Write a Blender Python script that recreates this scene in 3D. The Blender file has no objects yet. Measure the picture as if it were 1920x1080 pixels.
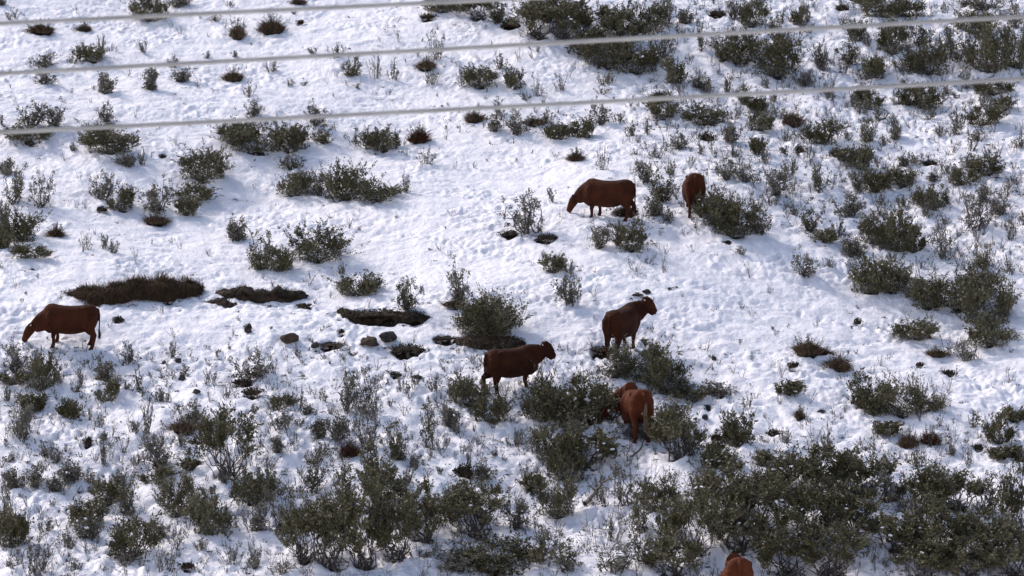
import bpy, bmesh, math, random
import numpy as np
from mathutils import Vector, Matrix

S = bpy.context.scene
COL = S.collection
R = math.radians

# ------------------------------------------------------------------ camera, sky, sun, exposure
DIST, WIDTH, PITCH = 130.0, 32.0, R(4.0)
cam_d = bpy.data.cameras.new('camera')
cam = bpy.data.objects.new('camera', cam_d)
COL.objects.link(cam)
CAM = Vector((0, -DIST * math.cos(PITCH), DIST * math.sin(PITCH)))
cam.location = CAM
cam.rotation_euler = (R(90) - PITCH, 0, 0)
cam_d.sensor_width = 36
cam_d.lens = 36 * DIST / WIDTH
cam_d.clip_start = 1
cam_d.clip_end = 3000
cam_d.dof.use_dof = True
cam_d.dof.focus_distance = DIST
cam_d.dof.aperture_fstop = cam_d.lens / 19.0
S.camera = cam

SUN_AZ, SUN_EL = R(-50), R(40)           # azimuth from +y towards +x (negative: left of the view)
world = bpy.data.worlds.new('World')
S.world = world
world.use_nodes = True
nt = world.node_tree
sky = nt.nodes.new('ShaderNodeTexSky')
sky.sky_type = 'NISHITA'
sky.sun_disc = False
sky.sun_elevation = SUN_EL
sky.sun_rotation = SUN_AZ
sky.dust_density = 2.6
sky.ozone_density = 1.0
nt.links.new(sky.outputs[0], nt.nodes['Background'].inputs[0])
nt.nodes['Background'].inputs[1].default_value = 0.15
sl = bpy.data.lights.new('sun', 'SUN')
sl.energy = 2.2
sl.angle = R(6)
sl.color = (1.0, 0.93, 0.90)
sun = bpy.data.objects.new('sun', sl)
COL.objects.link(sun)
sdir = Vector((math.sin(SUN_AZ) * math.cos(SUN_EL), math.cos(SUN_AZ) * math.cos(SUN_EL), math.sin(SUN_EL)))
sun.rotation_euler = sdir.to_track_quat('Z', 'Y').to_euler()
S.view_settings.view_transform = 'Standard'
S.view_settings.look = 'None'
S.view_settings.exposure = 0.24
S.view_settings.gamma = 1.0

# ------------------------------------------------------------------ helpers
def tag(o, label=None, cat=None, group=None, kind=None):
    if label: o['label'] = label
    if cat: o['category'] = cat
    if group: o['group'] = group
    if kind: o['kind'] = kind
    return o

def link(name, me, parent=None):
    o = bpy.data.objects.new(name, me)
    COL.objects.link(o)
    if parent is not None: o.parent = parent
    return o

def mesh_np(name, v, f, mats, tone=None, matidx=None, smooth=False):
    """v (n,3); f (m,k) with one face size k"""
    me = bpy.data.meshes.new(name)
    v = np.asarray(v, dtype=np.float32); f = np.asarray(f, dtype=np.int32)
    m, k = f.shape
    me.vertices.add(len(v)); me.vertices.foreach_set('co', v.ravel())
    me.loops.add(m * k); me.loops.foreach_set('vertex_index', f.ravel())
    me.polygons.add(m)
    me.polygons.foreach_set('loop_start', np.arange(0, m * k, k, dtype=np.int32))
    if matidx is not None: me.polygons.foreach_set('material_index', np.asarray(matidx, dtype=np.int32))
    me.polygons.foreach_set('use_smooth', np.full(m, smooth))
    for a in mats: me.materials.append(a)
    me.update(calc_edges=True)
    if tone is not None:
        a = me.attributes.new('tone', 'FLOAT', 'FACE')
        a.data.foreach_set('value', np.asarray(tone, dtype=np.float32))
    return me

_rs = np.random.RandomState(7)
PERM = _rs.permutation(1024)
GA = _rs.rand(1024) * 2 * np.pi
GX, GY = np.cos(GA), np.sin(GA)
def perlin(x, y, seed=0):
    x = np.asarray(x, dtype=np.float64) + seed * 17.13; y = np.asarray(y, dtype=np.float64) + seed * 9.71
    xi = np.floor(x).astype(np.int64); yi = np.floor(y).astype(np.int64)
    xf = x - xi; yf = y - yi
    u = xf * xf * xf * (xf * (xf * 6 - 15) + 10); w = yf * yf * yf * (yf * (yf * 6 - 15) + 10)
    def g(ix, iy, dx, dy):
        h = PERM[(PERM[ix & 1023] + iy) & 1023]
        return GX[h] * dx + GY[h] * dy
    a = g(xi, yi, xf, yf); b = g(xi + 1, yi, xf - 1, yf)
    c = g(xi, yi + 1, xf, yf - 1); d = g(xi + 1, yi + 1, xf - 1, yf - 1)
    return ((a + u * (b - a)) + w * ((c + u * (d - c)) - (a + u * (b - a)))) * 1.4
def sm(a, b, x):
    t = np.clip((np.asarray(x, dtype=np.float64) - a) / (b - a), 0, 1)
    return t * t * (3 - 2 * t)

# ------------------------------------------------------------------ materials
def mat(name, rgb, rough=0.8, spec=0.3):
    m = bpy.data.materials.new(name); m.use_nodes = True
    p = m.node_tree.nodes['Principled BSDF']
    p.inputs['Base Color'].default_value = (*rgb, 1)
    p.inputs['Roughness'].default_value = rough
    p.inputs['Specular IOR Level'].default_value = spec
    return m
def noise_mat(name, c1, c2, scale, rough=0.85, spec=0.2, bump=0.0, detail=6, lo=.35, hi=.65):
    m = mat(name, c1, rough, spec); t = m.node_tree; p = t.nodes['Principled BSDF']
    tc = t.nodes.new('ShaderNodeTexCoord'); n = t.nodes.new('ShaderNodeTexNoise')
    n.inputs['Scale'].default_value = scale; n.inputs['Detail'].default_value = detail
    r = t.nodes.new('ShaderNodeValToRGB')
    r.color_ramp.elements[0].position = lo; r.color_ramp.elements[0].color = (*c1, 1)
    r.color_ramp.elements[1].position = hi; r.color_ramp.elements[1].color = (*c2, 1)
    t.links.new(tc.outputs['Object'], n.inputs['Vector']); t.links.new(n.outputs[0], r.inputs[0])
    t.links.new(r.outputs[0], p.inputs['Base Color'])
    if bump:
        b = t.nodes.new('ShaderNodeBump'); b.inputs['Distance'].default_value = bump
        t.links.new(n.outputs[0], b.inputs['Height']); t.links.new(b.outputs[0], p.inputs['Normal'])
    return m
def leaf_mat(name, cols, rough=0.45, spec=0.4, transl=0.15):
    """colour by the per-leaf 'tone' attribute shifted a little per plant"""
    m = mat(name, cols[0], rough, spec); t = m.node_tree; p = t.nodes['Principled BSDF']
    a = t.nodes.new('ShaderNodeAttribute'); a.attribute_name = 'tone'
    oi = t.nodes.new('ShaderNodeObjectInfo')
    ma = t.nodes.new('ShaderNodeMath'); ma.operation = 'MULTIPLY_ADD'
    ma.inputs[1].default_value = 0.3
    t.links.new(oi.outputs['Random'], ma.inputs[0]); t.links.new(a.outputs['Fac'], ma.inputs[2])
    r = t.nodes.new('ShaderNodeValToRGB')
    r.color_ramp.elements[0].position = 0.0; r.color_ramp.elements[0].color = (*cols[0], 1)
    r.color_ramp.elements[1].position = 1.25 / 1.3; r.color_ramp.elements[1].color = (*cols[-1], 1)
    for i, c in enumerate(cols[1:-1]):
        e = r.color_ramp.elements.new((i + 1) / (len(cols) - 1)); e.color = (*c, 1)
    t.links.new(ma.outputs[0], r.inputs[0]); t.links.new(r.outputs[0], p.inputs['Base Color'])
    return m
M = {}
M['leaf'] = leaf_mat('leaf', [(.026, .024, .010), (.068, .062, .025), (.115, .104, .048), (.185, .168, .10)], spec=.25, rough=.5)
M['leaf_grey'] = leaf_mat('leaf_grey', [(.050, .045, .033), (.108, .098, .072), (.165, .150, .115), (.25, .23, .19)], spec=.25, rough=.5)
M['mat_leaf'] = leaf_mat('mat_leaf', [(.010, .009, .005), (.020, .017, .008), (.034, .029, .014), (.06, .05, .03)], spec=.15, rough=.8)
M['grass'] = leaf_mat('grass', [(.034, .022, .013), (.070, .043, .025), (.115, .074, .043), (.19, .135, .085)], rough=.8, spec=.1)
M['rust_grass'] = leaf_mat('rust_grass', [(.03, .012, .007), (.06, .022, .012), (.09, .035, .02), (.13, .06, .035)], rough=.8, spec=.1)
M['bark'] = noise_mat('bark', (.045, .038, .034), (.14, .125, .115), 12)
M['bark_pale'] = noise_mat('bark_pale', (.13, .11, .09), (.28, .25, .21), 9)
M['soil'] = noise_mat('soil', (.016, .011, .008), (.055, .038, .026), 5, bump=.03)
M['rock'] = noise_mat('rock', (.030, .022, .016), (.085, .062, .046), 3.5, bump=.03)
M['rock_dark'] = noise_mat('rock_dark', (.022, .018, .017), (.058, .048, .044), 4, bump=.03)
M['cable'] = noise_mat('cable', (.27, .27, .255), (.36, .36, .34), 3, rough=.6)
M['snowlump'] = mat('snowlump', (.86, .87, .90), .6, .3)
M['hoof'] = mat('hoof', (.02, .016, .013), .6)
M['eye'] = mat('eye', (.008, .006, .005), .15, .5)
M['tag'] = mat('tag', (.62, .58, .5), .5)
M['tuft_hair'] = noise_mat('tuft_hair', (.022, .012, .009), (.05, .03, .02), 30)
M['tuft_pale'] = noise_mat('tuft_pale', (.16, .10, .065), (.26, .18, .12), 30)
def coat(name, a, b):
    m = noise_mat(name, a, b, 2.2, rough=.8, spec=.10, lo=.3, hi=.72)
    t = m.node_tree; p = t.nodes['Principled BSDF']
    n = t.nodes.new('ShaderNodeTexNoise'); n.inputs['Scale'].default_value = 26; n.inputs['Detail'].default_value = 6
    bb = t.nodes.new('ShaderNodeBump'); bb.inputs['Distance'].default_value = .02
    t.links.new(n.outputs[0], bb.inputs['Height']); t.links.new(bb.outputs[0], p.inputs['Normal'])
    return m
M['coat'] = coat('coat', (.032, .0098, .0046), (.080, .0230, .0095))
M['coat_dark'] = coat('coat_dark', (.022, .0074, .0040), (.060, .0180, .0080))
M['coat_red'] = coat('coat_red', (.058, .0155, .0066), (.125, .0340, .0130))

# snow: white with bare soil where the 'bare' attribute says the snow is gone
def snow_material():
    m = mat('snow', (.86, .875, .91), .55, .25); t = m.node_tree; p = t.nodes['Principled BSDF']
    at = t.nodes.new('ShaderNodeAttribute'); at.attribute_name = 'bare'
    tc = t.nodes.new('ShaderNodeTexCoord')
    n = t.nodes.new('ShaderNodeTexNoise'); n.inputs['Scale'].default_value = 6; n.inputs['Detail'].default_value = 8
    n.inputs['Roughness'].default_value = .65
    t.links.new(tc.outputs['Object'], n.inputs['Vector'])
    soil = t.nodes.new('ShaderNodeValToRGB')
    soil.color_ramp.elements[0].position = .3; soil.color_ramp.elements[0].color = (.016, .013, .010, 1)
    soil.color_ramp.elements[1].position = .7; soil.color_ramp.elements[1].color = (.075, .055, .038, 1)
    t.links.new(n.outputs[0], soil.inputs[0])
    add = t.nodes.new('ShaderNodeMath'); add.operation = 'ADD'
    sub = t.nodes.new('ShaderNodeMath'); sub.operation = 'MULTIPLY_ADD'; sub.inputs[1].default_value = 1.4; sub.inputs[2].default_value = -.70
    t.links.new(n.outputs[0], sub.inputs[0]); t.links.new(sub.outputs[0], add.inputs[0]); t.links.new(at.outputs['Fac'], add.inputs[1])
    st = t.nodes.new('ShaderNodeMapRange'); st.inputs['From Min'].default_value = .47; st.inputs['From Max'].default_value = .56
    t.links.new(add.outputs[0], st.inputs['Value'])
    n3 = t.nodes.new('ShaderNodeTexNoise'); n3.inputs['Scale'].default_value = 1.1; n3.inputs['Detail'].default_value = 5
    t.links.new(tc.outputs['Object'], n3.inputs['Vector'])
    sc = t.nodes.new('ShaderNodeValToRGB')
    sc.color_ramp.elements[0].position = .35; sc.color_ramp.elements[0].color = (.835, .815, .85, 1)
    sc.color_ramp.elements[1].position = .6; sc.color_ramp.elements[1].color = (.905, .88, .905, 1)
    t.links.new(n3.outputs[0], sc.inputs[0])
    mx = t.nodes.new('ShaderNodeMix'); mx.data_type = 'RGBA'
    t.links.new(st.outputs[0], mx.inputs[0]); t.links.new(sc.outputs[0], mx.inputs[6]); t.links.new(soil.outputs[0], mx.inputs[7])
    t.links.new(mx.outputs[2], p.inputs['Base Color'])
    n2 = t.nodes.new('ShaderNodeTexNoise'); n2.inputs['Scale'].default_value = 11; n2.inputs['Detail'].default_value = 6
    t.links.new(tc.outputs['Object'], n2.inputs['Vector'])
    b = t.nodes.new('ShaderNodeBump'); b.inputs['Distance'].default_value = .045; b.inputs['Strength'].default_value = .8
    t.links.new(n2.outputs[0], b.inputs['Height']); t.links.new(b.outputs[0], p.inputs['Normal'])
    return m
M['snow'] = snow_material()

# ------------------------------------------------------------------ terrain height
SLOPE = math.tan(R(18))
BENCH = []          # small level ledges: x, y, z, radius
def h_base(x, y):
    x = np.asarray(x, dtype=np.float64); y = np.asarray(y, dtype=np.float64)
    hill = SLOPE * y
    # valley between the camera's bank and the slope
    bank = 7.2 + (-(y + 129.7)) * 0.55
    k = 4.0
    z = np.logaddexp(hill / k, np.minimum(bank, 60) / k) * k
    z = np.where(y > 120, z - (y - 120) * 0.12, z)
    z = z + 0.75 * perlin(x / 13, y / 15, 1) + 0.30 * perlin(x / 5.2, y / 6, 2)
    for bx, by, bz, br in BENCH:
        k = np.exp(-(((x - bx) ** 2 + (y - by) ** 2) / br ** 2) ** 1.5)
        z = z * (1 - k) + (bz + .08 * (y - by) + .05 * (x - bx) * 0) * k
    return z
def rough_zone(x, y):
    """how strongly hidden tussocks lump the snow: lower slope and right side"""
    a = sm(0, -9, y + 1.5 * perlin(x / 6, y / 6, 5)) * .9
    b = sm(2.5, 8, x + .35 * (y - 4) * 0 + 2 * perlin(x / 5, y / 5, 6)) * sm(-3, 5, y)
    c = sm(-14, -9, -np.abs(x + 17)) * .1
    return np.clip(a + b * .8 + .16 + c, 0, 1)
TRACKS = [(-3, -1.5, .12, .10), (4.5, 1.0, -.35, .10), (2, 5.5, .05, .08), (-11, -3.2, .05, .10), (-7, 9, -.2, .07), (10, -3, .5, .08)]
def h_fine(x, y):
    rz = rough_zone(x, y)
    l1 = perlin(x / 1.5, y / 1.7, 11); l2 = perlin(x / .72, y / .85, 12)
    z = rz * (0.13 * l1 + 0.12 * np.abs(l2) ** 1.1 * 1.2)
    pat = sm(-.25, .55, perlin(x / 3.1, y / 2.6, 21) + .5 * perlin(x / 1.1, y / 1.0, 22))       # churned patches between smoother drifts
    wx = x + .25 * perlin(x / .9, y / .9, 3); wy = y + .25 * perlin(x / .8, y / .8, 4)
    z = z + (.026 + .045 * pat) * perlin(wx / .46, wy / .42, 13) + (.025 + .085 * pat) * (np.abs(perlin(wx / .31, wy / .27, 14)) - .25) * (.6 + .6 * rz)
    z = z + (.017 + .026 * pat) * perlin(x / .15, y / .17, 15) + .05 * perlin(wx / 1.9, wy / .55, 16) + .022 * perlin(wx / .7, wy / .2, 17)
    for tx, ty, ang, amp in TRACKS:                        # trampled paths of the herd
        u = (x - tx) * math.cos(ang) + (y - ty) * math.sin(ang); v = -(x - tx) * math.sin(ang) + (y - ty) * math.cos(ang)
        v = v - 1.1 * np.sin(u / 5.0 + tx) - .35 * np.sin(u / 1.7)
        band = np.exp(-(v / .30) ** 2) * sm(12, 8, np.abs(u))
        z = z - band * (.03 + .6 * amp * np.clip(perlin(u / .22, v / .19, 23) * 2.2, -.2, 1))
    return z
def ground(x, y): return float(h_base(x, y) + h_fine(x, y))

FWD = Vector((0, math.cos(PITCH), -math.sin(PITCH))); UPV = Vector((0, math.sin(PITCH), math.cos(PITCH)))
K = WIDTH / DIST / 1920
def at(px, py):
    """photo pixel (1920 x 1080) -> point on the hillside, metres per pixel there"""
    d = FWD + Vector((1, 0, 0)) * ((px - 960) * K) + UPV * ((540 - py) * K)
    ts = np.arange(85, 190, .5)
    z = CAM.z + d.z * ts; g = h_base(CAM.x + d.x * ts, CAM.y + d.y * ts)
    i = int(np.argmax(z < g))
    lo, hi = ts[max(i - 1, 0)], ts[i]
    for _ in range(14):
        mdl = (lo + hi) / 2
        if CAM.z + d.z * mdl < float(h_base(CAM.x + d.x * mdl, CAM.y + d.y * mdl)): hi = mdl
        else: lo = mdl
    p = CAM + d * hi
    return Vector((p.x, p.y, ground(p.x, p.y))), hi * K

# ------------------------------------------------------------------ plant list, photo pixels: x, y of the foot, width, height, kind
# D dense leafy, O open branchy, T thin twiggy, G brown grass tuft, R rusty grass tuft, M low dark mat, B big bushy thicket plant
# the herd has trodden little ledges where it stands facing uphill
_b = []
for _x, _y in ((1299, 394), (1192, 800), (1381, 1126)):
    _p, _m = at(_x, _y); _b.append((_p.x, _p.y + .45, float(h_base(_p.x, _p.y + .35)), 1.35))
BENCH += _b
P = '''
25 38 35 26 T|3 13 22 16 O|77 66 58 32 G|157 60 28 24 G|282 42 68 52 D|338 16 38 24 O|403 42 32 18 T|430 15 24 16 T
510 64 56 44 G|446 73 30 42 G|560 8 34 14 G|553 29 14 14 T|563 46 16 10 M|270 102 15 40 T|170 119 44 34 D|190 91 20 34 T
80 131 62 34 O|82 164 52 32 O|134 120 26 28 T|388 110 14 18 T|325 128 36 28 T|442 110 20 18 T|198 178 34 42 O|280 172 32 44 O
340 158 36 28 O|438 154 44 34 G|508 138 32 28 T|541 162 26 15 T|570 162 15 18 T|467 184 32 34 T|588 103 18 22 T|632 110 34 32 T
56 242 66 52 O|108 240 50 48 O|55 272 78 32 D|200 230 38 44 O|182 268 66 36 D|205 294 82 42 D|236 316 38 28 O|265 310 24 32 T
378 342 84 64 D|475 222 42 40 O|440 272 62 42 D|480 290 92 62 D|540 284 66 48 D|590 240 46 42 O|604 273 52 38 O|549 322 60 38 O
28 387 72 90 O|80 393 62 74 O|12 330 34 34 O|188 378 60 62 O|228 396 44 42 D|140 285 20 20 T|5 238 16 28 T|305 297 14 10 M
192 399 22 12 M|300 406 64 62 O|293 424 62 26 G|350 405 34 32 D|362 382 54 32 D|105 444 32 30 G|163 471 36 48 T|193 466 20 40 T
212 478 30 36 T|38 456 62 54 D|8 440 28 62 O|54 487 60 26 D|4 466 22 32 D|90 478 16 9 M|440 453 44 42 O|488 509 58 74 O
526 508 46 38 D|595 494 94 66 D|642 516 26 26 T|243 681 40 46 T|323 673 22 40 T|262 737 20 52 T|150 726 14 42 T|78 734 54 70 D
26 720 56 26 D|28 700 56 58 O|470 722 76 66 O|455 722 44 14 M|408 669 12 20 T|560 669 14 22 T|12 753 20 44 T|203 754 40 40 D
133 788 32 32 D|60 774 32 28 D|40 835 54 80 O|92 862 42 42 T|168 788 12 40 T|187 802 32 38 T|195 882 24 64 T|165 836 18 18 M
64 916 54 58 O|144 906 16 42 T|166 907 22 34 T|275 816 32 74 T|345 812 60 30 G|356 796 56 56 O|366 838 30 14 M|300 882 70 70 O
358 883 28 20 D|200 947 48 42 D|240 968 74 90 O|163 987 54 48 D|166 1016 46 42 O|340 966 66 80 D|296 912 52 32 D|424 902 92 136 B
474 952 78 64 D|504 925 64 92 T|400 1006 74 74 D|378 962 40 40 O|480 1003 60 68 O|245 1048 84 74 D|335 1036 44 64 T|315 1078 64 78 T
350 1072 30 14 M|84 1006 38 38 T|130 1038 42 48 T|64 1088 90 100 T|6 1002 42 108 O|22 1032 52 62 D|380 1042 30 34 T|435 1064 66 54 T
525 1082 52 34 T|524 812 48 54 O|530 766 42 28 D|560 772 48 50 T|472 750 42 20 M|598 826 34 44 O|634 830 36 60 O|584 930 78 94 O
532 1004 60 100 O|572 1064 88 128 B|625 1072 96 156 B|682 1068 90 160 B|742 1054 88 136 B|792 1022 76 112 B|648 950 76 90 O|712 958 80 84 B
650 776 66 82 O|692 784 66 100 O|655 860 42 40 R|688 850 66 96 O|697 898 50 78 O|745 866 54 78 O|806 844 54 108 O|842 802 42 44 O
884 762 66 60 D|922 796 64 50 D|868 744 50 38 T|872 896 44 30 M|905 902 42 36 O|926 868 20 18 T|880 882 14 42 T|1015 790 64 62 D
1050 802 84 90 D|1104 804 84 92 B|1048 874 84 82 D|1100 878 92 84 B|1066 904 60 60 D|1150 716 76 42 O|1204 716 92 72 D|1252 738 84 82 D
1284 748 52 44 O|1270 872 84 96 B|1262 800 52 40 O|998 925 36 30 D|985 902 54 46 T|1044 976 66 80 D|900 1012 116 116 B|962 1004 66 66 O
872 966 60 56 D|930 1076 126 60 D|858 1082 100 46 O|1012 1064 86 78 O|1064 1076 92 84 O|1122 960 62 76 T|1176 952 76 98 O|1202 1006 84 84 O
1148 1018 66 60 T|1236 962 66 66 D|1150 1084 76 66 O|1206 1066 76 70 O|1262 1084 86 88 B|1254 1012 66 66 O|1300 752 76 26 D|1352 752 74 40 O
1403 770 28 38 T|1479 745 32 24 D|1499 785 22 28 G|1390 836 54 60 D|1344 826 26 20 M|1345 848 32 24 M|1452 816 34 17 M|1475 836 30 32 T
1552 850 30 14 M|1551 846 36 54 T|1360 886 58 30 D|1337 880 28 38 D|1430 874 28 26 D|1298 862 50 84 O|1614 766 66 76 O|1642 778 58 48 D
1688 778 66 76 D|1742 776 52 26 D|1760 771 52 58 T|1728 752 24 52 T|1665 819 32 24 D|1704 842 42 44 G|1745 840 42 42 R|1783 860 22 38 T
1872 826 42 50 D|1878 862 46 22 D|1902 792 34 24 D|1912 872 24 22 M|1835 841 26 15 M|1815 877 44 60 T|1720 882 42 48 T|1826 802 22 38 T
1438 936 66 66 B|1484 930 76 82 B|1545 934 96 92 B|1612 930 100 96 B|1664 946 66 76 O|1350 980 92 104 B|1424 1004 104 112 B|1520 1010 114 118 B
1604 1018 116 116 B|1304 1044 88 120 B|1384 1040 90 90 B|1476 1084 116 112 B|1560 1086 104 106 B|1684 1040 92 96 B|1730 962 84 84 B|1790 966 88 88 B
1848 974 84 84 O|1754 1052 112 116 B|1850 1056 112 108 B|1908 1000 62 124 B|1730 1090 90 76 B|1815 1094 100 84 B|1902 1090 96 90 B|1312 940 66 66 O
1342 35 40 18 M|1375 42 42 38 O|1315 100 34 72 O|1286 44 30 34 O|1410 52 44 52 D|1466 48 32 34 T|1498 49 26 32 D|1512 46 16 40 T
1578 22 26 22 G|1625 12 46 16 D|1650 38 62 36 D|1704 38 62 38 D|1771 24 20 34 T|1815 9 34 12 M|1850 28 82 38 O|1388 124 80 66 D
1454 148 86 84 D|1352 118 50 44 O|1508 164 52 34 O|1542 134 44 66 O|1612 76 36 34 D|1590 126 44 46 O|1632 149 54 44 D|1670 99 54 56 D
1702 140 74 64 O|1744 144 74 66 D|1722 92 56 44 O|1830 62 66 44 D|1852 138 84 88 D|1902 126 54 84 D|1904 60 40 62 O|1782 106 54 66 O
1320 174 62 38 O|1396 200 42 38 O|1422 210 30 22 D|1600 201 26 42 T|1630 203 48 38 D|1700 206 64 48 O|1734 208 42 42 D|1862 184 64 32 D
1880 212 36 28 D|1800 248 64 56 T|1844 242 62 38 D|1830 269 54 28 T|1322 236 64 38 D|1421 246 48 34 D|1486 241 44 42 G|1370 272 34 44 O
1326 266 32 22 M|1543 276 50 38 D|1500 286 22 20 M|1418 291 22 26 D|1374 297 36 34 T|1613 317 34 48 D|1585 307 32 20 D|1642 307 26 22 T
1625 259 38 22 T|1657 276 28 24 T|1743 310 32 12 M|1853 331 52 32 D|1770 332 44 40 T|1802 346 44 34 D|1640 362 44 44 D|1690 352 44 34 D
1536 366 62 74 O|1360 346 54 50 O|1404 352 54 46 O|1450 374 58 62 O|1904 352 24 26 T|660 146 42 44 O|704 150 42 58 T|737 152 28 46 T
672 168 18 14 T|820 116 66 68 T|800 130 46 32 G|810 162 58 44 T|868 166 38 56 T|902 166 56 42 D|938 131 32 38 T|968 166 36 36 D
1008 181 30 48 T|1048 173 44 36 T|987 189 26 20 T|1133 162 38 34 T|1130 180 38 20 T|1263 158 36 42 D|890 229 42 34 G|935 216 32 36 T
925 251 50 46 O|972 256 50 56 O|1002 236 50 22 G|1027 236 36 34 T|1047 263 46 32 D|1093 261 38 36 D|1123 237 42 46 O|1160 236 38 28 T
1240 226 46 36 D|1236 196 38 26 O|1080 303 32 28 G|1130 322 34 64 T|1215 256 20 42 T|1182 258 32 34 T|1225 300 62 38 T|1272 282 44 40 O
715 286 64 48 D|665 279 36 46 T|786 270 44 44 R|800 315 60 42 T|548 369 62 44 D|598 372 54 48 O|642 376 66 62 D|702 381 78 44 D
762 361 24 46 T|832 26 62 34 D|896 38 60 46 B|802 38 30 14 M|930 46 44 50 O|1008 74 84 76 B|1062 78 84 80 B|1112 70 72 70 B
1024 34 70 50 B|1094 104 72 46 D|1134 128 82 56 D|1190 140 84 64 D|1240 112 80 76 O|1172 88 72 66 B|1206 62 66 64 D|1248 52 70 62 O
956 52 46 22 M|985 446 92 88 O|1022 452 50 16 M|955 442 40 14 M|1120 470 52 54 O|1181 472 52 58 D|1037 511 38 32 D|1066 514 26 32 T
1069 574 62 72 O|858 576 56 70 O|852 579 48 20 G|672 556 72 46 D|765 586 52 66 O|908 634 102 80 D|1036 381 18 42 T|1213 348 44 46 O
1240 386 58 62 O|1172 404 58 16 M|1350 432 66 60 D|1376 446 84 84 D|1426 448 60 54 O|1364 456 16 8 M|1490 404 32 26 T|1590 412 68 56 O
1520 442 44 50 O|1546 456 30 22 D|1505 521 52 50 O|1388 481 24 20 T|1640 460 58 48 D|1682 476 74 78 D|1712 478 34 44 D|1602 481 42 40 O
1745 397 56 44 D|1830 444 82 94 O|1896 456 50 66 T|1768 492 64 74 O|1840 507 54 50 O|1890 512 42 44 T|1630 551 72 64 D|1668 548 62 52 D
1704 562 56 44 O|1742 578 64 56 D|1792 580 84 66 D|1850 612 84 92 D|1836 560 62 54 D|1886 594 54 64 O|1852 652 74 52 D|1608 609 15 15 M|906 632 88 62 D|1136 792 56 50 D|1128 764 44 40 O|1226 816 44 44 D|1186 826 54 44 O|1214 826 40 38 T
1715 637 60 40 D|1780 672 52 50 T|1816 684 52 54 O|1756 673 42 22 G|1514 676 60 44 G|1546 671 34 26 R|1570 697 64 44 G|1487 699 22 14 M
1780 703 26 12 M|1725 691 16 10 M|1208 640 14 6 M|1128 664 56 14 M|832 641 52 10 M|760 664 76 18 M|936 652 92 18 M|700 600 128 18 M
772 598 64 14 M|620 650 56 9 M|640 630 14 10 M|740 712 18 9 M|780 713 20 9 M|222 604 22 14 M|466 620 14 16 M|570 576 30 8 M
'''
plants = []
for tok in P.replace('\n', '|').split('|'):
    q = tok.split()
    if len(q) == 5: plants.append([float(a) for a in q[:4]] + [q[4]])

# finer scrub between the larger plants, thickest on the upper right and the lower left
_rg = random.Random(21)
def _free(x, y):
    for (a, b, w, h, k) in plants:
        if abs(a - x) < w * .45 + 7 and -8 < b - y < h * .55 + 8: return False
    return all(abs(x - a) > c or abs(y - b) > d for a, b, c, d in ((115, 620, 90, 60), (1130, 380, 75, 50), (1300, 365, 35, 60), (965, 695, 80, 60), (1180, 620, 60, 65), (1190, 770, 55, 70)))
_n = 0
while _n < 118:
    q = _rg.random()
    if q < .58: x, y = _rg.uniform(1190, 1915), _rg.uniform(170, 520)
    elif q < .72: x, y = _rg.uniform(1400, 1915), _rg.uniform(40, 200)
    else: x, y = _rg.uniform(5, 1000), _rg.uniform(690, 1075)
    if x < 1500 and y > 420 and y < 600: continue
    if not _free(x, y): continue
    h = _rg.uniform(20, 44); plants.append([x, y, h * _rg.uniform(.7, 1.3), h, _rg.choice('TTTTO')]); _n += 1

# world placement first: the bare ground under the plants is part of the terrain
foot = []
for (px, py, w, h, k) in plants:
    back = min(0.10 * w, 9)
    p, mpp = at(px, py - back)
    foot.append((p, mpp, w * mpp, h * mpp, k))

# ------------------------------------------------------------------ terrain mesh
def axis(lo, hi, step, far_lo, far_hi):
    a = list(np.arange(lo, hi + 1e-6, step)); s = step
    b = [lo]
    while b[-1] > far_lo: s = min(s * 1.35, 25); b.append(b[-1] - s)
    s = step; c = [hi]
    while c[-1] < far_hi: s = min(s * 1.35, 25); c.append(c[-1] + s)
    return np.array(b[1:][::-1] + a + c[1:])
X = axis(-21.5, 21.5, .052, -380, 380)
Y = axis(-23, 34, .070, -420, 520)
GXX, GYY = np.meshgrid(X, Y)
fm = sm(-30, -23.5, GYY) * sm(41, 35, GYY) * sm(-27, -22, GXX) * sm(27, 22, GXX)
Z = h_base(GXX, GYY) + h_fine(GXX, GYY) * fm
bare = np.zeros_like(Z)
dx = .052; dy = .070
ix0 = int(np.searchsorted(X, -21.5)); iy0 = int(np.searchsorted(Y, -23))
strength = {'D': .62, 'O': .40, 'T': .26, 'G': .62, 'R': .62, 'M': .9, 'B': .62}
extra = []
for (ex, ey, ew, n_) in ((120, 556, 24, 1), (170, 568, 60, 2), (240, 569, 60, 2), (320, 564, 70, 2), (372, 558, 30, 1), (395, 574, 34, 2), (430, 570, 50, 2), (500, 570, 70, 2), (560, 570, 40, 2),
                         (640, 600, 40, 1), (700, 604, 70, 2), (770, 604, 60, 2), (600, 654, 60, 1), (650, 656, 80, 1), (740, 655, 60, 1), (850, 650, 50, 1), (910, 660, 90, 2), (980, 652, 40, 1),
                         (700, 712, 60, 1), (300, 690, 50, 1), (420, 690, 40, 1), (560, 700, 50, 1), (1190, 560, 60, 1), (1260, 540, 50, 1), (660, 520, 30, 1), (60, 500, 60, 1)):
    p_, m_ = at(ex, ey); extra.append((p_, m_, ew * m_, .2, 'E'))
strength['E'] = .50
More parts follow.
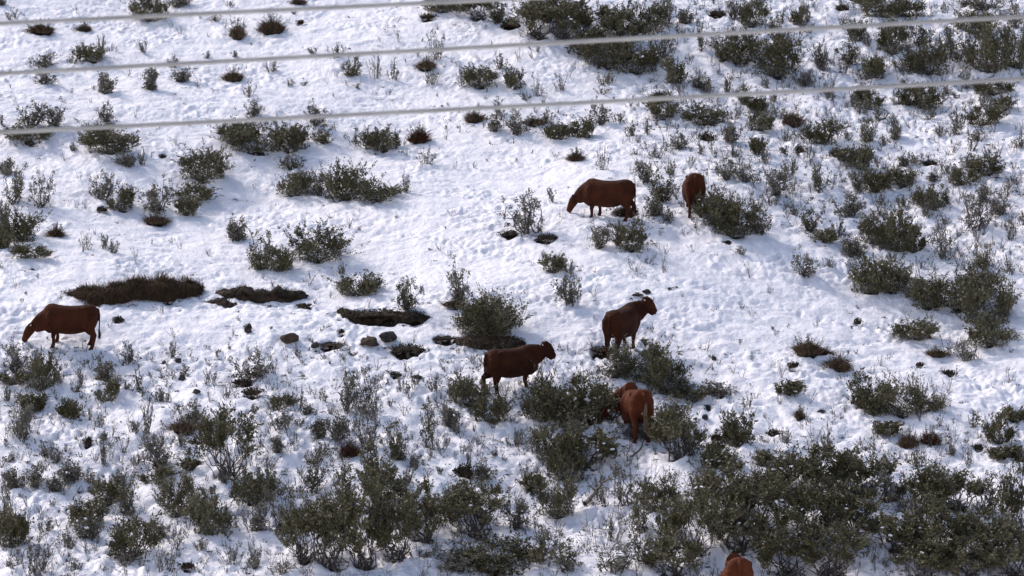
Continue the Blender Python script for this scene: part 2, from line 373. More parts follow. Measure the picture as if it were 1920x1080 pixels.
for (p, mpp, W, H, k) in foot + extra:
    rx = max(W * (.55 if k == 'E' else .46 if k in 'MGR' else .40), .10); ry = max(rx * (.75 if k != 'M' else .9), .16)
    cy = p.y - ry * .18; cx = p.x + rx * .08
    i0 = int(np.searchsorted(X, cx - 2.2 * rx)); i1 = int(np.searchsorted(X, cx + 2.2 * rx))
    j0 = int(np.searchsorted(Y, cy - 2.2 * ry)); j1 = int(np.searchsorted(Y, cy + 2.2 * ry))
    if i1 <= i0 or j1 <= j0: continue
    xx = GXX[j0:j1, i0:i1]; yy = GYY[j0:j1, i0:i1]
    q = ((xx - cx) / rx) ** 2 + ((yy - cy) / ry) ** 2
    b = strength[k] * np.exp(-q * .9)
    bare[j0:j1, i0:i1] = np.maximum(bare[j0:j1, i0:i1], b)
# scattered little openings and streaks where rock or grass shows
n1 = perlin(GXX / .55, GYY / .42, 31); n2 = perlin(GXX / 4.2, GYY / 3.4, 32)
bare = np.maximum(bare, sm(.50, .88, n1 + .3 * n2) * .8 * (.35 + .65 * rough_zone(GXX, GYY)) * fm)
Z = Z - .16 * sm(.3, .7, bare) * fm
nx, ny = len(X), len(Y)
v = np.stack([GXX, GYY, Z], -1).reshape(-1, 3)
idx = np.arange(nx * ny).reshape(ny, nx)
f = np.stack([idx[:-1, :-1], idx[:-1, 1:], idx[1:, 1:], idx[1:, :-1]], -1).reshape(-1, 4)
gm = mesh_np('snowy_hillside', v, f, [M['snow']], smooth=True)
ga = gm.attributes.new('bare', 'FLOAT', 'POINT'); ga.data.foreach_set('value', bare.ravel().astype(np.float32))
tag(link('snowy_hillside', gm), kind='structure')

# ------------------------------------------------------------------ plant meshes
def tubes(paths, sides=3):
    """paths: list of (points (n,3), radii (n)) -> verts, quads"""
    V, F, o = [], [], 0
    ang = np.arange(sides) * 2 * np.pi / sides
    for pts, rad in paths:
        pts = np.asarray(pts, dtype=float); n = len(pts)
        t = np.gradient(pts, axis=0); t /= np.linalg.norm(t, axis=1, keepdims=True) + 1e-9
        a = np.cross(t, [0.31, .95, .05]); a /= np.linalg.norm(a, axis=1, keepdims=True) + 1e-9
        b = np.cross(t, a)
        ring = pts[:, None, :] + np.asarray(rad)[:, None, None] * (np.cos(ang)[None, :, None] * a[:, None, :] + np.sin(ang)[None, :, None] * b[:, None, :])
        V.append(ring.reshape(-1, 3))
        for i in range(n - 1):
            for s in range(sides):
                s2 = (s + 1) % sides
                F.append((o + i * sides + s, o + i * sides + s2, o + (i + 1) * sides + s2, o + (i + 1) * sides + s))
        o += n * sides
    return np.concatenate(V), np.array(F)
def leaves(rs, c, size, updir=None, aspect=.55):
    """rhombic leaves at centres c"""
    n = len(c)
    d = rs.normal(size=(n, 3))
    if updir is not None: d = d * .75 + updir
    d /= np.linalg.norm(d, axis=1, keepdims=True)
    e = np.cross(d, rs.normal(size=(n, 3))); e /= np.linalg.norm(e, axis=1, keepdims=True)
    L = (size * (.6 + .8 * rs.rand(n)))[:, None]
    v = np.stack([c - d * L * .5, c + e * L * aspect * .5, c + d * L * .5, c - e * L * aspect * .5], 1).reshape(-1, 3)
    return v, np.arange(4 * n).reshape(n, 4)
def blades(b, d, L, e, w, droop):
    """curved strips: two quads each"""
    n = len(b); L = L[:, None]
    m = b + d * L * .55; t = b + d * L; t[:, 2] -= droop * L[:, 0]
    v = np.stack([b - e * w, b + e * w, m - e * w * .8, m + e * w * .8, t - e * w * .15, t + e * w * .15], 1).reshape(-1, 3)
    o = np.arange(n)[:, None] * 6
    f = np.concatenate([o + [0, 1, 3, 2], o + [2, 3, 5, 4]], 1).reshape(-1, 4)
    return v, f
def path(rs, a, b, n=5, bend=.12, lift=0.0):
    a = np.asarray(a, float); b = np.asarray(b, float); t = np.linspace(0, 1, n)[:, None]
    L = np.linalg.norm(b - a)
    p = a + (b - a) * t
    p[1:-1] += rs.normal(size=(n - 2, 3)) * bend * L * .35
    p[:, 2] += (-lift * L * np.sin(np.pi * t[:, 0]))
    return p

def make_plant(kind, W, H, seed):
    """returns list of (part name, mesh)"""
    rs = np.random.RandomState(seed)
    St, Lc, Ld, Lt, Sn = [], [], [], [], []
    def put(c, d, tone):
        Lc.append(c); Ld.append(d); Lt.append(tone)
    lm = 'leaf'
    if kind in 'DB':
        big = kind == 'B'
        ng = int((11 if not big else 16) * max(.7, min(2.2, W / 1.0)) ** .9)
        nb = 7 if not big else 4
        base = [np.array([rs.normal() * W * .10, rs.normal() * W * .10, -.08]) for _ in range(nb)]
        for g in range(ng):
            th = rs.rand() * 2 * np.pi
            el = rs.rand() ** .8
            r = (.25 + .7 * rs.rand() ** .5) * W * .5
            zmax = H * (.92 if not big else .95) * math.sqrt(max(0.05, 1 - (r / (W * .56)) ** 2)) * ((.55 + .5 * rs.rand()) if not big else (.72 + .4 * rs.rand()))
            z = zmax * (.35 + .65 * el) if not big else max(H * .22, zmax * (.35 + .65 * el))
            c = np.array([r * math.cos(th), r * math.sin(th), z])
            b0 = base[rs.randint(nb)]
            pt = path(rs, b0, c, 6, .22, .08)
            St.append((pt, np.linspace(.022 if big else .014, .007, 6) * (1 + .35 * rs.rand())))
            gt = rs.rand() * .5
            nt_ = rs.randint(11, 17)
            gr = (.12 + .13 * rs.rand()) * (W ** .5) * (.85 if big else 1)
            for k in range(nt_):
                dirv = rs.normal(size=3); dirv[2] = abs(dirv[2]) * .8 + .55
                dirv += np.array([c[0], c[1], 0]) / W * .9
                dirv /= np.linalg.norm(dirv)
                s = c + rs.normal(size=3) * gr * .35
                Lg = gr * (.8 + 1.0 * rs.rand()) * (2.0 if rs.rand() < .26 else 1)
                e = s + dirv * Lg
                if e[2] > H * 1.25: e[2] = H * (1.0 + .25 * rs.rand())
                St.append((path(rs, s, e, 3, .15), np.linspace(.006, .003, 3)))
                nl = rs.randint(16, 27)
                tt = rs.rand(nl)[:, None] ** .8
                cc = s + (e - s) * tt + rs.normal(size=(nl, 3)) * .026
                put(cc, np.repeat(dirv[None] * 1.2, nl, 0), gt + rs.rand(nl) * .5)
            if rs.rand() < .18: Sn.append((c + np.array([0, 0, gr * .5]) + rs.normal(size=3) * gr * .5, .03 + .05 * rs.rand()))
        # skirt of leaves near the ground for dense kinds
        if not big:
            n = int(800 * W * max(H, .3))
            th = rs.rand(n) * 2 * np.pi; r = rs.rand(n) ** .5 * W * .46
            cc = np.stack([r * np.cos(th), r * np.sin(th), rs.rand(n) ** 1.3 * H * .55 * np.sqrt(np.clip(1 - (r / (W * .5)) ** 2, 0, 1))], 1)
            put(cc, np.repeat(np.array([[0, 0, .6]]), n, 0), rs.rand(n) * .6)
        ls = .062 if not big else .068
    elif kind == 'O':
        ls = .06; lm = 'leaf_grey' if rs.rand() < .75 else 'leaf'
        ng = rs.randint(8, 12)
        for g in range(ng):
            th = rs.rand() * 2 * np.pi; r = (.12 + .85 * rs.rand() ** .7) * W * .46
            z = H * (.42 + .55 * rs.rand()) * (1 - .45 * (r / (W * .5)) ** 2)
            c = np.array([r * math.cos(th), r * math.sin(th) * .9, z])
            b0 = np.array([rs.normal() * W * .06, rs.normal() * W * .06, -.08])
            pt = path(rs, b0, c, 6, .2, .12)
            St.append((pt, np.linspace(.020, .009, 6) * (1 + .4 * rs.rand())))
            gt = rs.rand() * .5
            for k in range(rs.randint(5, 9)):
                dirv = rs.normal(size=3); dirv[2] = abs(dirv[2]) + .5; dirv /= np.linalg.norm(dirv)
                i = rs.randint(2, 6); s = pt[i]
                Lg = (.10 + .16 * rs.rand()) * (W ** .5) * (1.7 if rs.rand() < .12 else 1)
                e = s + dirv * Lg
                St.append((path(rs, s, e, 3, .2), np.linspace(.006, .003, 3)))
                nl = rs.randint(15, 28)
                cc = e + rs.normal(size=(nl, 3)) * np.array([.036, .036, .05]) - dirv * Lg * .35 * rs.rand(nl)[:, None]
                put(cc, np.repeat(dirv[None], nl, 0), gt + rs.rand(nl) * .5)
            if rs.rand() < .25: Sn.append((c + rs.normal(size=3) * .07, .025 + .045 * rs.rand()))
        n = int(rs.choice([30, 90, 160]) * W)
        cc = rs.normal(size=(n, 3)) * np.array([W * .17, W * .15, .05]) + np.array([0, 0, .06])
        put(cc, np.repeat(np.array([[0, 0, .6]]), n, 0), rs.rand(n) * .4)
    elif kind == 'T':
        ls = .050; lm = 'leaf_grey'
        ns = rs.randint(9, 15) if W > .35 else rs.randint(5, 8)
        lean = rs.normal() * .15
        for g in range(ns):
            th = rs.rand() * 2 * np.pi; r = rs.rand() ** .7 * W * .48
            z = H * (.45 + .55 * rs.rand()) * (1 - .3 * (r / (W * .5)) ** 2)
            e = np.array([r * math.cos(th) + lean * z, r * math.sin(th), z])
            b0 = np.array([r * .25 * math.cos(th), r * .25 * math.sin(th), -.06])
            pt = path(rs, b0, e, 5, .13, .10)
            St.append((pt, np.linspace(.010, .0035, 5)))
            nl = rs.randint(15, 30)
            tt = (.30 + .70 * rs.rand(nl))[:, None]
            cc = b0 + (e - b0) * tt + rs.normal(size=(nl, 3)) * .020
            put(cc, np.repeat(((e - b0) / (np.linalg.norm(e - b0) + 1e-6))[None] * 1.2, nl, 0), rs.rand() * .5 + rs.rand(nl) * .5)
            if rs.rand() < .5:
                s = pt[2]; e2 = s + np.array([rs.normal() * .08, rs.normal() * .08, .10 + .1 * rs.rand()])
                St.append((path(rs, s, e2, 3, .1), np.linspace(.006, .003, 3)))
                cc = e2 + rs.normal(size=(7, 3)) * .022
                put(cc, np.repeat(np.array([[0, 0, 1.]]), 7, 0), rs.rand(7))
        n = int(70 * W)
        if rs.rand() < .6 and n:
            cc = rs.normal(size=(n, 3)) * np.array([W * .2, W * .16, .03]) + np.array([0, 0, .03])
            put(cc, np.repeat(np.array([[0, 0, .6]]), n, 0), rs.rand(n) * .4)
        if rs.rand() < .4: Sn.append((np.array([rs.normal() * .05, 0, H * .4]), .03))
    parts = []
    sv, sf = tubes(St)
    parts.append(('stems', mesh_np('stems', sv, sf, [M['bark']], smooth=True)))
    c = np.concatenate(Lc); d = np.concatenate(Ld); tn = np.concatenate(Lt)
    c[:, 2] = np.maximum(c[:, 2], .0)
    lv, lf = leaves(rs, c, ls, d)
    parts.append(('foliage', mesh_np('foliage', lv, lf, [M[lm]], tone=tn)))
    if Sn and len(Sn) > 1:
        bm = bmesh.new()
        for (q, r) in Sn:
            for _k in range(rs.randint(2, 6)):
                r2 = r * (.2 + .45 * rs.rand()); q2 = Vector(q) + Vector(rs.normal(size=3) * r * 1.6)
                mtx = Matrix.Translation(q2) @ Matrix.Rotation(rs.rand() * 6, 4, Vector(rs.normal(size=3))) @ Matrix.Diagonal((r2 * (1 + 1.5 * rs.rand()), r2, r2 * .6, 1))
                bmesh.ops.create_icosphere(bm, subdivisions=1, radius=1, matrix=mtx)
        me = bpy.data.meshes.new('snow_clumps'); bm.to_mesh(me); bm.free(); me.materials.append(M['snowlump'])
        for pl in me.polygons: pl.use_smooth = True
        parts.append(('snow_clumps', me))
    return parts

def make_tuft(W, H, seed, material='grass'):
    rs = np.random.RandomState(seed)
    n = int(1500 * max(W, .4))
    th = rs.rand(n) * 2 * np.pi; q = rs.rand(n) ** .6
    r = q * W * .42 * (1 + .22 * np.sin(th * 3 + seed) + .12 * np.sin(th * 5 + 2 * seed))
    dome = np.sqrt(np.clip(1 - q ** 2, 0, 1))
    b = np.stack([r * np.cos(th), r * np.sin(th) * .85, dome * H * .42 * rs.rand(n) - .03], 1)
    out = np.stack([np.cos(th) * q, np.sin(th) * q, np.zeros(n)], 1)
    L = (.06 + H * .20 * (.4 + .8 * rs.rand(n))) * (.6 + .5 * dome) * np.where(rs.rand(n) < .05, 2.0, 1)
    d = out * .9 + rs.normal(size=(n, 3)) * .45; d[:, 2] = np.abs(d[:, 2]) * .5 + .8
    e = np.cross(d, rs.normal(size=(n, 3))); e /= np.linalg.norm(e, axis=1, keepdims=True)
    v, f = blades(b, d, L, e, .006, .25)
    me = mesh_np('grass', v, f, [M[material]], tone=np.repeat(rs.rand(n), 2))
    parts = [('grass_blades', me), ('soil_mound', blob_mesh('soil_mound', W * .36, W * .30, H * .34, seed, M['soil'], 3, .25))]
    St, Lc = [], []
    for _ in range(rs.randint(12, 18)):
        a = rs.rand() * 2 * np.pi; rr = rs.rand() * W * .42
        e2 = np.array([rr * 1.3 * math.cos(a), rr * math.sin(a), H * (.6 + .4 * rs.rand())])
        s = np.array([rr * .5 * math.cos(a), rr * .5 * math.sin(a), -.05])
        St.append((path(rs, s, e2, 4, .12), np.linspace(.008, .003, 4)))
        Lc.append(s + (e2 - s) * (.45 + .55 * rs.rand(16))[:, None] + rs.normal(size=(16, 3)) * .02)
    sv, sf = tubes(St); c = np.concatenate(Lc)
    parts.append(('twigs', mesh_np('twigs', sv, sf, [M['bark']], smooth=True)))
    lv, lf = leaves(rs, c, .042)
    parts.append(('foliage', mesh_np('foliage', lv, lf, [M['leaf_grey']], tone=rs.rand(len(c)))))
    return parts

def blob_mesh(name, a, b, c, seed, m, sub=3, amp=.18, freq=2.2, flat=True):
    """lumpy stone or soil mound; half sizes a, b, c"""
    bm = bmesh.new(); bmesh.ops.create_icosphere(bm, subdivisions=sub, radius=1)
    from mathutils import noise
    off = Vector((seed * 3.1, seed * 1.7, seed * .9))
    for vv in bm.verts:
        n = noise.noise(vv.co * freq * .5 + off) * amp * 1.4 + noise.noise(vv.co * freq * 1.6 + off) * amp * .5
        co = vv.co * (1 + n)
        vv.co = Vector((co.x * a, co.y * b, co.z * c if co.z > 0 or not flat else co.z * c * .5))
    me = bpy.data.meshes.new(name); bm.to_mesh(me); bm.free(); me.materials.append(m)
    for pl in me.polygons: pl.use_smooth = True
    return me

def make_mat(W, H, seed):
    rs = np.random.RandomState(seed)
    parts = [('soil_mound', blob_mesh('soil_mound', W * .38, W * .24, H * .34, seed, M['soil'], 3, .45))]
    n = int(500 * max(W, .3))
    th = rs.rand(n) * 2 * np.pi; r = rs.rand(n) ** .5 * W * .5
    z = H * .62 * np.sqrt(np.clip(1 - (r / (W * .5)) ** 2, 0, 1)) * (.4 + .7 * rs.rand(n)) + .01
    c = np.stack([r * np.cos(th) * (1.05 + .4 * np.sin(3 * th + seed)), r * np.sin(th) * .7 * (1 + .3 * np.cos(2 * th + seed)), z], 1)
    lv, lf = leaves(rs, c, .05, np.repeat(np.array([[0, 0, .5]]), n, 0))
    parts.append(('foliage', mesh_np('foliage', lv, lf, [M['mat_leaf']], tone=rs.rand(n))))
    return parts

# size classes per kind (W, H) and number of variants
CLS = {'D': [(.45, .35), (.8, .6), (1.25, .85), (1.6, 1.15)], 'O': [(.6, .6), (.95, .9), (1.4, 1.4)],
       'T': [(.28, .42), (.55, .55), (.9, .9)], 'G': [(.5, .5), (.95, .6)], 'R': [(.7, .65)],
       'M': [(.3, .16), (.6, .26), (1.1, .30)], 'B': [(1.2, 1.3), (1.6, 1.8), (1.9, 2.1)]}
NV = {'D': 5, 'O': 6, 'T': 6, 'G': 3, 'R': 2, 'M': 4, 'B': 4}
LIB = {}
sd = 100
for k, cl in CLS.items():
    for ci, (W, H) in enumerate(cl):
        for j in range(NV[k]):
            sd += 1
            if k in 'DBOT': LIB[k, ci, j] = make_plant(k, W, H, sd)
            elif k == 'G': LIB[k, ci, j] = make_tuft(W, H, sd)
            elif k == 'R': LIB[k, ci, j] = make_tuft(W, H, sd, 'rust_grass')
            else: LIB[k, ci, j] = make_mat(W, H, sd)

# ------------------------------------------------------------------ labels: look + nearest landmark + rank
LM = [(115, 615, 'the cow grazing at the far left'), (1130, 370, 'the upper side-on grazing cow'), (1300, 358, 'the upper cow seen from behind'),
      (965, 690, 'the middle standing cow'), (1183, 615, 'the cow with raised head'), (1180, 765, 'the bright red cow amid shrubs'),
      (1380, 1058, 'the cropped bottom-edge cow'), (250, 545, 'the long brown grassy bank'), (480, 555, 'the dark smaller bank'),
      (543, 633, 'the lone brown boulder'), (710, 638, 'the pair of boulders'), (1570, 680, 'the brown tussock trio on the right'),
      (10, 10, "the photo's top left corner"), (1910, 10, "the photo's top right corner"), (10, 1070, "the photo's bottom left corner"),
      (1560, 400, 'the upper right scrub centre'), (1700, 120, 'the upper right thicket centre'), (330, 960, 'the lower left scrub centre'), (700, 780, 'the lower middle slope'),
      (1910, 1070, "the photo's bottom right corner"), (960, 10, 'the middle of the top edge'), (480, 10, 'the left cable end at the top edge'),
      (5, 330, 'the left edge, upper part'), (1915, 330, 'the right edge, upper part'), (1915, 620, 'the right edge, middle part'),
      (1105, 940, 'the pale fallen log'), (650, 1075, 'the bottom edge, left of centre'), (5, 850, 'the left edge, lower part'),
      (480, 270, 'the wide shrub under the lowest cable'), (785, 255, 'the rusty tuft under the lowest cable')]
LOOK = {'D': 'dense olive-green', 'O': 'open-branched grey-green', 'T': 'thin twiggy grey', 'G': 'brown grassy', 'R': 'rust-coloured grassy', 'M': 'low dark leafy', 'B': 'tall dark green'}
NOUN = {'D': 'shrub', 'O': 'shrub', 'T': 'shrub', 'G': 'tuft', 'R': 'tuft', 'M': 'mat', 'B': 'thicket shrub'}
NAME = {'D': 'leafy_shrub', 'O': 'branchy_shrub', 'T': 'twiggy_shrub', 'G': 'grass_tuft', 'R': 'grass_tuft', 'M': 'ground_mat', 'B': 'thicket_shrub'}
CAT = {'D': 'shrub', 'O': 'shrub', 'T': 'shrub', 'G': 'grass tuft', 'R': 'grass tuft', 'M': 'low plant', 'B': 'shrub'}
GRP = {'D': 'dense leafy shrubs on the snow', 'O': 'open branchy shrubs on the snow', 'T': 'thin twiggy shrubs poking through the snow', 'G': 'brown grass tufts',
       'R': 'rusty grass tufts', 'M': 'low dark mats of plants', 'B': 'tall shrubs of the thickets'}
ORD = ['nearest', 'second nearest', 'third nearest', 'fourth nearest', 'fifth nearest', 'sixth nearest', 'seventh nearest', 'eighth nearest', 'ninth nearest', 'tenth nearest', 'eleventh nearest', 'twelfth nearest', 'thirteenth nearest', 'fourteenth nearest', 'fifteenth nearest', 'sixteenth nearest']
def direction(dx, dy):
    a = math.degrees(math.atan2(-dy, dx)) % 360
    return ['right of', 'up-right of', 'above', 'up-left of', 'left of', 'down-left of', 'below', 'down-right of'][int(((a + 22.5) % 360) // 45)]
sector = {}
info = []
for i, (px, py, w, h, k) in enumerate(plants):
    cx, cy = px, py - h * .5
    ds = sorted((math.hypot(cx - a, cy - b), j) for j, (a, b, _) in enumerate(LM))
    d0, j = ds[0]
    dr = direction(cx - LM[j][0], cy - LM[j][1])
    info.append((j, dr, d0, LOOK[k]))
for i, (j, dr, d0, lk) in enumerate(info): sector.setdefault((j, dr, lk), []).append((d0, i))
labels = {}
for key, lst in sector.items():
    lst.sort()
    for r, (_, i) in enumerate(lst):
        j, dr, lk = key; k = plants[i][4]
        labels[i] = f"{lk} {NOUN[k]}, {ORD[min(r, 15)]} {dr} {LM[j][2]}"

# ------------------------------------------------------------------ place the plants
rr = random.Random(5)
used = {}
for i, ((px, py, w, h, k), (p, mpp, W, H, _)) in enumerate(zip(plants, foot)):
    cl = CLS[k]
    ci = min(range(len(cl)), key=lambda c: abs(math.log(W / cl[c][0])) + abs(math.log(H / cl[c][1])))
    key = (k, ci); j = used.get(key, rr.randrange(NV[k])) % NV[k]; used[key] = j + 1 + rr.randrange(2)
    parts = LIB[k, ci, j]
    root = link(NAME[k], None)
    z = p.z - (.03 if k != 'M' else .0)
    root.location = (p.x, p.y, z - .10 * (k in 'DGRM') * 0)
    ang = rr.uniform(0, 6.28) if k != 'M' else rr.uniform(-.35, .35)
    root.rotation_euler = (0, 0, ang)
    sx = W / cl[ci][0] * (1.1 if k in 'DOB' else 1.0); sz = H / cl[ci][1] * 1.0
    root.scale = (sx, sx, sz)
    tag(root, labels[i], CAT[k], GRP[k])
    for nm, me in parts: link(nm, me, root)

# ------------------------------------------------------------------ banks of bare soil with hanging grass
def bank(name, pxs, label, grass_mat, cat, blade=.30, thick=.45, nblade=12000, seed=3):
    """pxs: list of (x, y_top, y_bottom) in photo pixels: a lumpy soil lip along the slope with blades"""
    rs = np.random.RandomState(seed)
    top, rad = [], []
    xs = np.array([a[0] for a in pxs], float)
    fx = np.linspace(xs[0], xs[-1], 40)
    yt = np.interp(fx, xs, [a[1] for a in pxs]); yb = np.interp(fx, xs, [a[2] for a in pxs])
    root = link(name, None)
    c0, mpp = at(float(fx.mean()), float(yb.mean()))
    root.location = c0
    ring, ns = [], 12
    for x, a, b in zip(fx, yt, yb):
        g, mp = at(float(x), float(b) - 2)
        hh = max((b - a) * mp, .03)
        for s in range(ns):
            t = s / (ns - 1) * math.pi
            yy = -math.cos(t) * thick * (.3 + .7 * min(1, hh / .4)) + thick * .55
            zz = math.sin(t) ** .6 * hh
            n = .09 * perlin(g.x * 3.1 + s * .6, zz * 4 + s * .5, 40)
            zz2 = zz + n * 1.2
            ring.append(Vector((g.x + float(n), g.y + yy + float(n), g.z - .06 + float(zz2) + (yy) * SLOPE * .6)) - c0)
    n = len(fx)
    F = [(i * ns + s, (i + 1) * ns + s, (i + 1) * ns + s + 1, i * ns + s + 1) for i in range(n - 1) for s in range(ns - 1)]
    V = np.array([tuple(q) for q in ring])
    link('soil_face', mesh_np('soil_face', V, F, [M['soil']], smooth=True), root)
    # blades hang over the lip and down the face
    m = nblade
    i = rs.randint(0, n - 1, m); s = rs.randint(1, 9, m)
    b = V[i * ns + s] * .5 + V[(i + 1) * ns + s] * .5 + rs.normal(size=(m, 3)) * .03
    cl = perlin(b[:, 0] * 2.2, np.zeros(m), 44)
    up = np.clip((s - 5) / 3.0, 0, 1)                       # blades on the lip stand, blades on the face hang
    d = np.stack([rs.normal(size=m) * .35 + .6 * cl, -.45 - .3 * rs.rand(m) + .5 * up, -.5 + 1.3 * up + .25 * rs.normal(size=m)], 1)
    L = blade * (.35 + .6 * rs.rand(m)) * (1 + .9 * np.clip(cl, 0, 1) * up)
    L *= np.clip((V[i * ns + 5][:, 2] - V[i * ns][:, 2]) / .35, .15, 1.1)
    e = np.cross(d, rs.normal(size=(m, 3))); e /= np.linalg.norm(e, axis=1, keepdims=True)
    vv, ff = blades(b, d, L, e, .006, .15)
    link('grass_blades', mesh_np('grass_blades', vv, ff, [M[grass_mat]], tone=np.repeat(np.clip(rs.rand(m) * .7 + .3 * up, 0, 1), 2)), root)
    tag(root, label, cat)
bank('grass_bank', [(112, 553, 554), (135, 548, 558), (160, 546, 563), (185, 544, 568), (225, 538, 567), (262, 530, 561), (300, 529, 564), (345, 531, 559), (366, 536, 556), (380, 545, 552)],
     'long brown grassy bank of bare earth above the cow grazing at far left', 'grass', 'bank', thick=.36, blade=.36)
bank('earth_bank', [(402, 553, 556), (425, 545, 560), (460, 541, 564), (500, 543, 567), (545, 548, 567), (565, 553, 566), (576, 559, 562)],
     'smaller dark earth bank just right of the long grassy bank', 'mat_leaf', 'bank', blade=.10, thick=.32, nblade=3500, seed=5)
bank('earth_bank', [(376, 566, 568), (400, 562, 571), (425, 562, 576), (442, 570, 575)],
     'thin bare earth lip sticking out below the left end of the dark bank', 'mat_leaf', 'bank', blade=.06, thick=.25, nblade=600, seed=6)
bank('earth_bank', [(630, 584, 588), (645, 577, 596), (665, 582, 600), (700, 588, 600), (730, 583, 598), (770, 585, 602), (800, 592, 600), (812, 595, 598)],
     'low dark earth bank above the pair of boulders', 'mat_leaf', 'bank', blade=.10, thick=.28, nblade=2500, seed=7)
bank('earth_bank', [(850, 642, 646), (875, 634, 653), (915, 637, 656), (955, 638, 657), (985, 645, 651)],
     'brown earth bank under the big shrub behind the standing cow', 'grass', 'bank', blade=.12, thick=.32, nblade=2500, seed=8)

# ------------------------------------------------------------------ boulders and stones
STN = [(693, 652, 32, 20, 'rock', 'light brown boulder, left of the close pair below the earth bank'),
       (728, 644, 32, 22, 'rock_dark', 'dark grey boulder, right of the close pair below the earth bank'),
       (543, 643, 36, 18, 'rock', 'lone flat brown boulder below the dark earth bank'),
       (591, 652, 14, 13, 'rock_dark', 'small dark stone just right of the lone flat boulder'),
       (466, 629, 13, 18, 'rock_dark', 'small dark upright stone left of the lone flat boulder'),
       (335, 684, 12, 9, 'rock_dark', 'small dark stone below the cow-side snow, right of a thin sprig'),
       (308, 683, 10, 7, 'rock_dark', 'tiny dark stone left of another small stone, below the banks'),
       (341, 712, 12, 10, 'rock_dark', 'small dark stone alone below two others, left half of the slope'),
       (1338, 678, 10, 8, 'rock_dark', 'tiny dark stone right of the shrub below the cow looking right'),
       (1213, 552, 14, 8, 'rock_dark', 'dark flat stone in the snow above the cow looking right'),
       (1196, 556, 22, 6, 'rock_dark', 'thin dark rock sliver above the cow looking right'),
       (745, 713, 14, 8, 'rock_dark', 'dark flat stone left of another, below the boulder pair'),
       (783, 713, 16, 8, 'rock_dark', 'dark flat stone right of another, below the boulder pair'),
       (368, 748, 16, 9, 'rock_dark', 'dark flat stone below the branchy shrubs left of centre'),
       (1322, 792, 12, 10, 'rock_dark', 'small dark stone on snow right of the bright red cow'),
       (1540, 774, 16, 6, 'rock_dark', 'flat dark stone on open snow, right of the small brown tuft')]
for n_, (px, py, w, h, mm, lab) in enumerate(STN):
    p, mpp = at(px, py - 2)
    me = blob_mesh('stone', w * mpp * .5, w * mpp * .42, h * mpp * .62, n_ + 11, M[mm], 3, .42, 2.3)
    o = link('boulder' if w > 24 else 'stone', me)
    o.location = (p.x, p.y, p.z + h * mpp * .16); o.rotation_euler.z = 0
    tag(o, lab, 'boulder' if w > 24 else 'stone', 'small stones in the snow' if w <= 24 else None)

# ------------------------------------------------------------------ fallen logs and loose sticks
def stick(name, a, b, r0, r1, m, lab, cat, seed, branches=3):
    rs = np.random.RandomState(seed)
    A, _ = at(*a); B, _ = at(*b)
    A = A + Vector((0, -.1, .06)); B = B + Vector((0, 0, .16))
    pts = path(rs, A, B, 7, .05)
    P_ = [(pts, np.linspace(r0, r1, 7))]
    L = (B - A).length
    for _ in range(branches):
        i = rs.randint(2, 6)
        e = pts[i] + np.array([rs.normal() * .25, rs.normal() * .15, .12 + .2 * rs.rand()]) * min(L, 1.2)
        P_.append((path(rs, pts[i], e, 4, .15), np.linspace(r1 * .8, r1 * .3, 4)))
    sv, sf = tubes([(p_ - np.array(A), r_) for p_, r_ in P_], 6)
    o = link(name, mesh_np(name, sv, sf, [M[m]], smooth=True)); o.location = A
    tag(o, lab, cat)
stick('fallen_log', (1096, 950), (1133, 914), .07, .035, 'bark_pale', 'pale fallen log leaning in the snow between lower shrubs', 'log', 1)
stick('broken_branch', (1182, 860), (1222, 822), .03, .012, 'bark', 'dark broken branch lying on snow below the bright red cow', 'branch', 2, 1)
stick('broken_branch', (1190, 662), (1230, 690), .03, .015, 'bark', 'dark branch leaning by the front feet of the cow looking right', 'branch', 3, 1)
stick('broken_branch', (945, 965), (968, 912), .014, .008, 'bark', 'thin straight dead stick standing among shrubs at lower centre', 'branch', 4, 1)
stick('dead_branch', (874, 880), (888, 850), .014, .006, 'bark', 'thin bare branch above the low dark mat, lower centre', 'branch', 6, 4)
stick('dead_branch', (75, 600), (92, 606), .02, .01, 'bark', 'thin dark stick on the snow above the far left cow', 'branch', 7, 0)
stick('dead_branch', (28, 1075), (98, 1008), .02, .008, 'bark_pale', 'long pale branch slanting up at the bottom left corner', 'branch', 8, 4)
stick('dead_branch', (58, 1082), (112, 1028), .02, .008, 'bark_pale', 'second pale slanting branch, right of a longer one, bottom left corner', 'branch', 9, 4)

